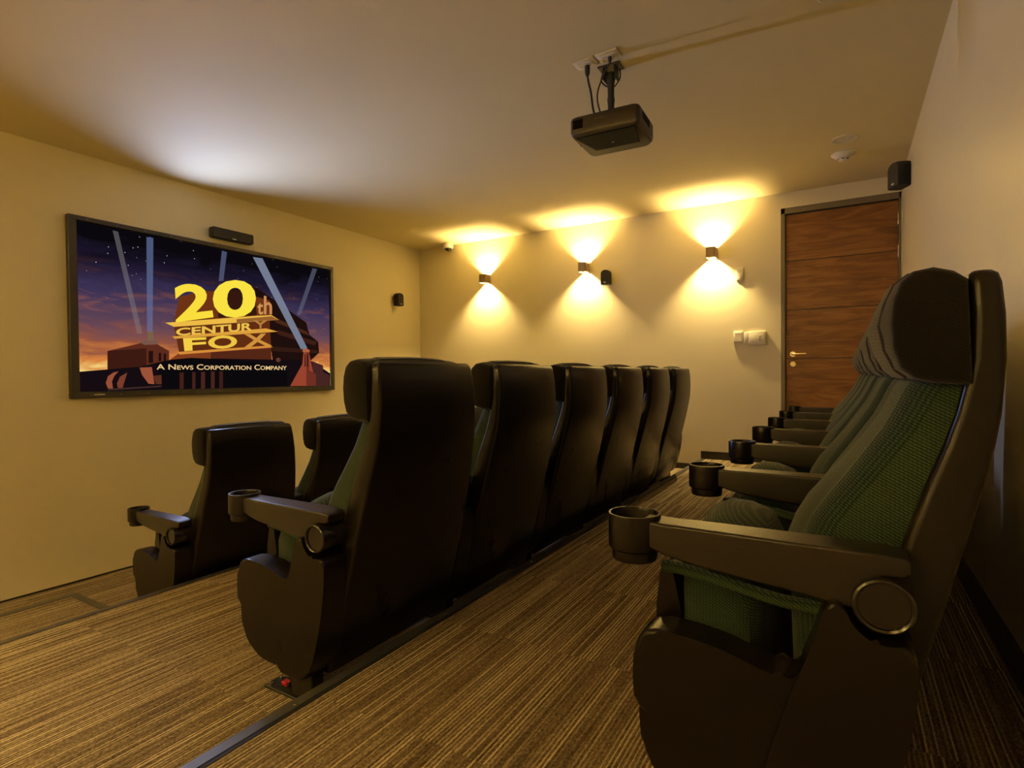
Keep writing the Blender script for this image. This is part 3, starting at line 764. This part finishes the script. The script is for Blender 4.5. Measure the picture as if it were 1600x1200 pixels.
finish('port_row', bm, M_BOLT, pj, smooth=False)
bm = bmesh.new(); bx(bm, -.004, .002, -.01, .0, -.0195, -.0165); finish('status_light', bm, M_WHITE, pj, smooth=False)
cz = CEIL
bm = bmesh.new(); lathe(bm, [(.012, -.012), (.014, -.02), (.013, -.055), (.006, -.07)], (-1.16, 2.74, cz), 'z', 12)
tube(bm, curve([(-1.16, 2.74, cz - .06), (-1.155, 2.745, cz - .10), (-1.145, 2.75, cz - .15), (-1.13, 2.74, cz - .24), (-1.11, 2.72, cz - .29), (-1.09, 2.70, cz - .318), (-1.075, 2.68, cz - .330)], 6), .0055)
tag(finish('power_cable', bm, M_BLACK), 'black power cable from the left ceiling plate down to the projector', 'cable')
bm = bmesh.new(); lathe(bm, [(.009, -.012), (.010, -.018), (.008, -.035), (.004, -.045)], (-1.03, 2.725, cz), 'z', 12)
tube(bm, curve([(-1.03, 2.725, cz - .04), (-1.06, 2.73, cz - .08), (-1.11, 2.765, cz - .14), (-1.122, 2.785, cz - .19), (-1.105, 2.79, cz - .26), (-1.085, 2.785, cz - .31), (-1.07, 2.77, cz - .330)], 6), .0042)
tag(finish('signal_cable', bm, M_BLACK), 'thin black signal cable looping from right ceiling plate to the projector', 'cable')
bm = bmesh.new(); tube(bm, curve([(-1.02, 2.70, cz - .330), (-.98, 2.69, cz - .312), (-.93, 2.72, cz - .305), (-.905, 2.78, cz - .312), (-.90, 2.82, cz - .330)], 6), .004)
tag(finish('looped_cable', bm, M_BLACK), 'black cable lying in a loop over the projector case', 'cable')

# ------------------------------------------------------------------ speakers
def satellite(loc, rot, label, w=.1, h=.155, d=.10, grp='small satellite speakers'):
    s = empty('satellite_speaker', loc); s.rotation_euler = (0, 0, rot); tag(s, label, 'speaker', grp)
    # cabinet: front (+X local) narrower and rounded, arched top
    bm = bmesh.new(); rings = []
    for x, k in ((.018, .86), (.03, 1.0), (d * .8, .98), (d, .84)):
        pr = [(-w / 2 * k, -h / 2 * (.9 + .1 * k)), (w / 2 * k, -h / 2 * (.9 + .1 * k)), (w / 2 * k, h * .24)]
        for i in range(1, 8):
            a = math.pi * i / 8; pr.append((w / 2 * k * math.cos(a), h * .24 + h * .26 * k * math.sin(a)))
        pr.append((-w / 2 * k, h * .24))
        rings.append([(x, y, z) for y, z in pr])
    loft(bm, rings); finish('speaker_cabinet', bm, M_CAB, s, angle=50)
    bm = bmesh.new(); bx(bm, 0, .022, -.018, .018, -.03, .03, .003, 1); finish('wall_bracket', bm, M_BLACK, s)
    bm = bmesh.new(); bx(bm, d - .001, d + .0015, -.012, .012, -h * .40, -h * .345); finish('badge', bm, M_WHITE, s, smooth=False)
    return s
satellite((-L, 5.170, .935 + Z0), 0, 'small black speaker on the left wall between screen and corner')
satellite((-2.165, D, 1.02 + Z0), -math.pi / 2, 'small black speaker beside the middle wall lamp')
satellite((R, 5.02, 1.44 + Z0), math.pi + .45, 'small black speaker high on the right wall above the door', .150, .185, .12)
s = empty('centre_speaker', (-L, 3.02, 1.258 + Z0)); tag(s, 'long black centre speaker on the wall above the screen', 'speaker')
bm = bmesh.new(); rings = []
for x, k in ((.016, .92), (.028, 1), (.075, 1), (.088, .93)):
    rings.append([(x, y, z) for y, z in rrect(-.192 * (1 if k == 1 else .985), .190 * (1 if k == 1 else .985), -.044 * k, .046 * k, .012, 4)])
loft(bm, rings); finish('speaker_cabinet', bm, M_CAB, s, angle=50)
bm = bmesh.new(); bx(bm, 0, .02, -.10, .10, -.036, .02, .002, 1); finish('wall_bracket', bm, M_BLACK, s)
bm = bmesh.new(); bx(bm, .0875, .0895, -.018, .016, -.036, -.028); finish('badge', bm, M_WHITE, s, smooth=False)

# ------------------------------------------------------------------ wall plates by the door
def wall_plate(x, z, w, h, name, label, cat, inner=None):
    s = empty(name, (x, D, z + Z0)); tag(s, label, cat)
    bm = bmesh.new(); bx(bm, -w / 2, w / 2, -.012, 0, -h / 2, h / 2, .004, 2); finish('cover_plate', bm, M_CREAMP, s)
    bm = bmesh.new(); bx(bm, -w / 2 + .011, w / 2 - .011, -.017, -.011, -h / 2 + .012, h / 2 - .012, .002, 1); finish('rocker', bm, M_CREAMP, s)
    return s
s = wall_plate(-.854, .93, .072, .125, 'alarm_strobe', 'cream raised wall unit just right of the rightmost wall lamp', 'wall unit')
bm = bmesh.new(); bx(bm, -.030, .030, -.020, -.012, -.055, .050, .004, 2); finish('sounder_cover', bm, M_CREAMP, s)
s = wall_plate(-.868, .34, .085, .112, 'light_switch', 'square cream light switch, left of the thermostat box', 'light switch')
for x in (-.012, .014):
    bm = bmesh.new(); bx(bm, x - .004, x + .004, -.019, -.016, .026, .034); finish('indicator', bm, M_WHITE, s, smooth=False)
s = empty('wall_controller', (-.722, D, .325 + Z0)); tag(s, 'wide cream controller box between light switch and door', 'controller')
bm = bmesh.new(); bx(bm, -.055, .092, -.022, 0, -.068, .062, .006, 2); bx(bm, -.096, -.05, -.018, 0, -.052, .055, .005, 2); finish('controller_case', bm, M_CREAMP, s)
bm = bmesh.new(); bx(bm, .070, .0725, -.0235, -.021, -.060, .055); finish('lid_edge', bm, M_WHITE, s, smooth=False)
for x, z, m_ in ((.008, .02, M_WHITE), (.020, .0, M_WHITE), (.044, .008, M_FRAMEW), (.042, -.016, M_FRAMEW)):
    bm = bmesh.new(); lathe(bm, [(.007, -.021), (.007, -.026), (.004, -.027)], (x, 0, z), 'y', 12); finish('button', bm, m_, s)
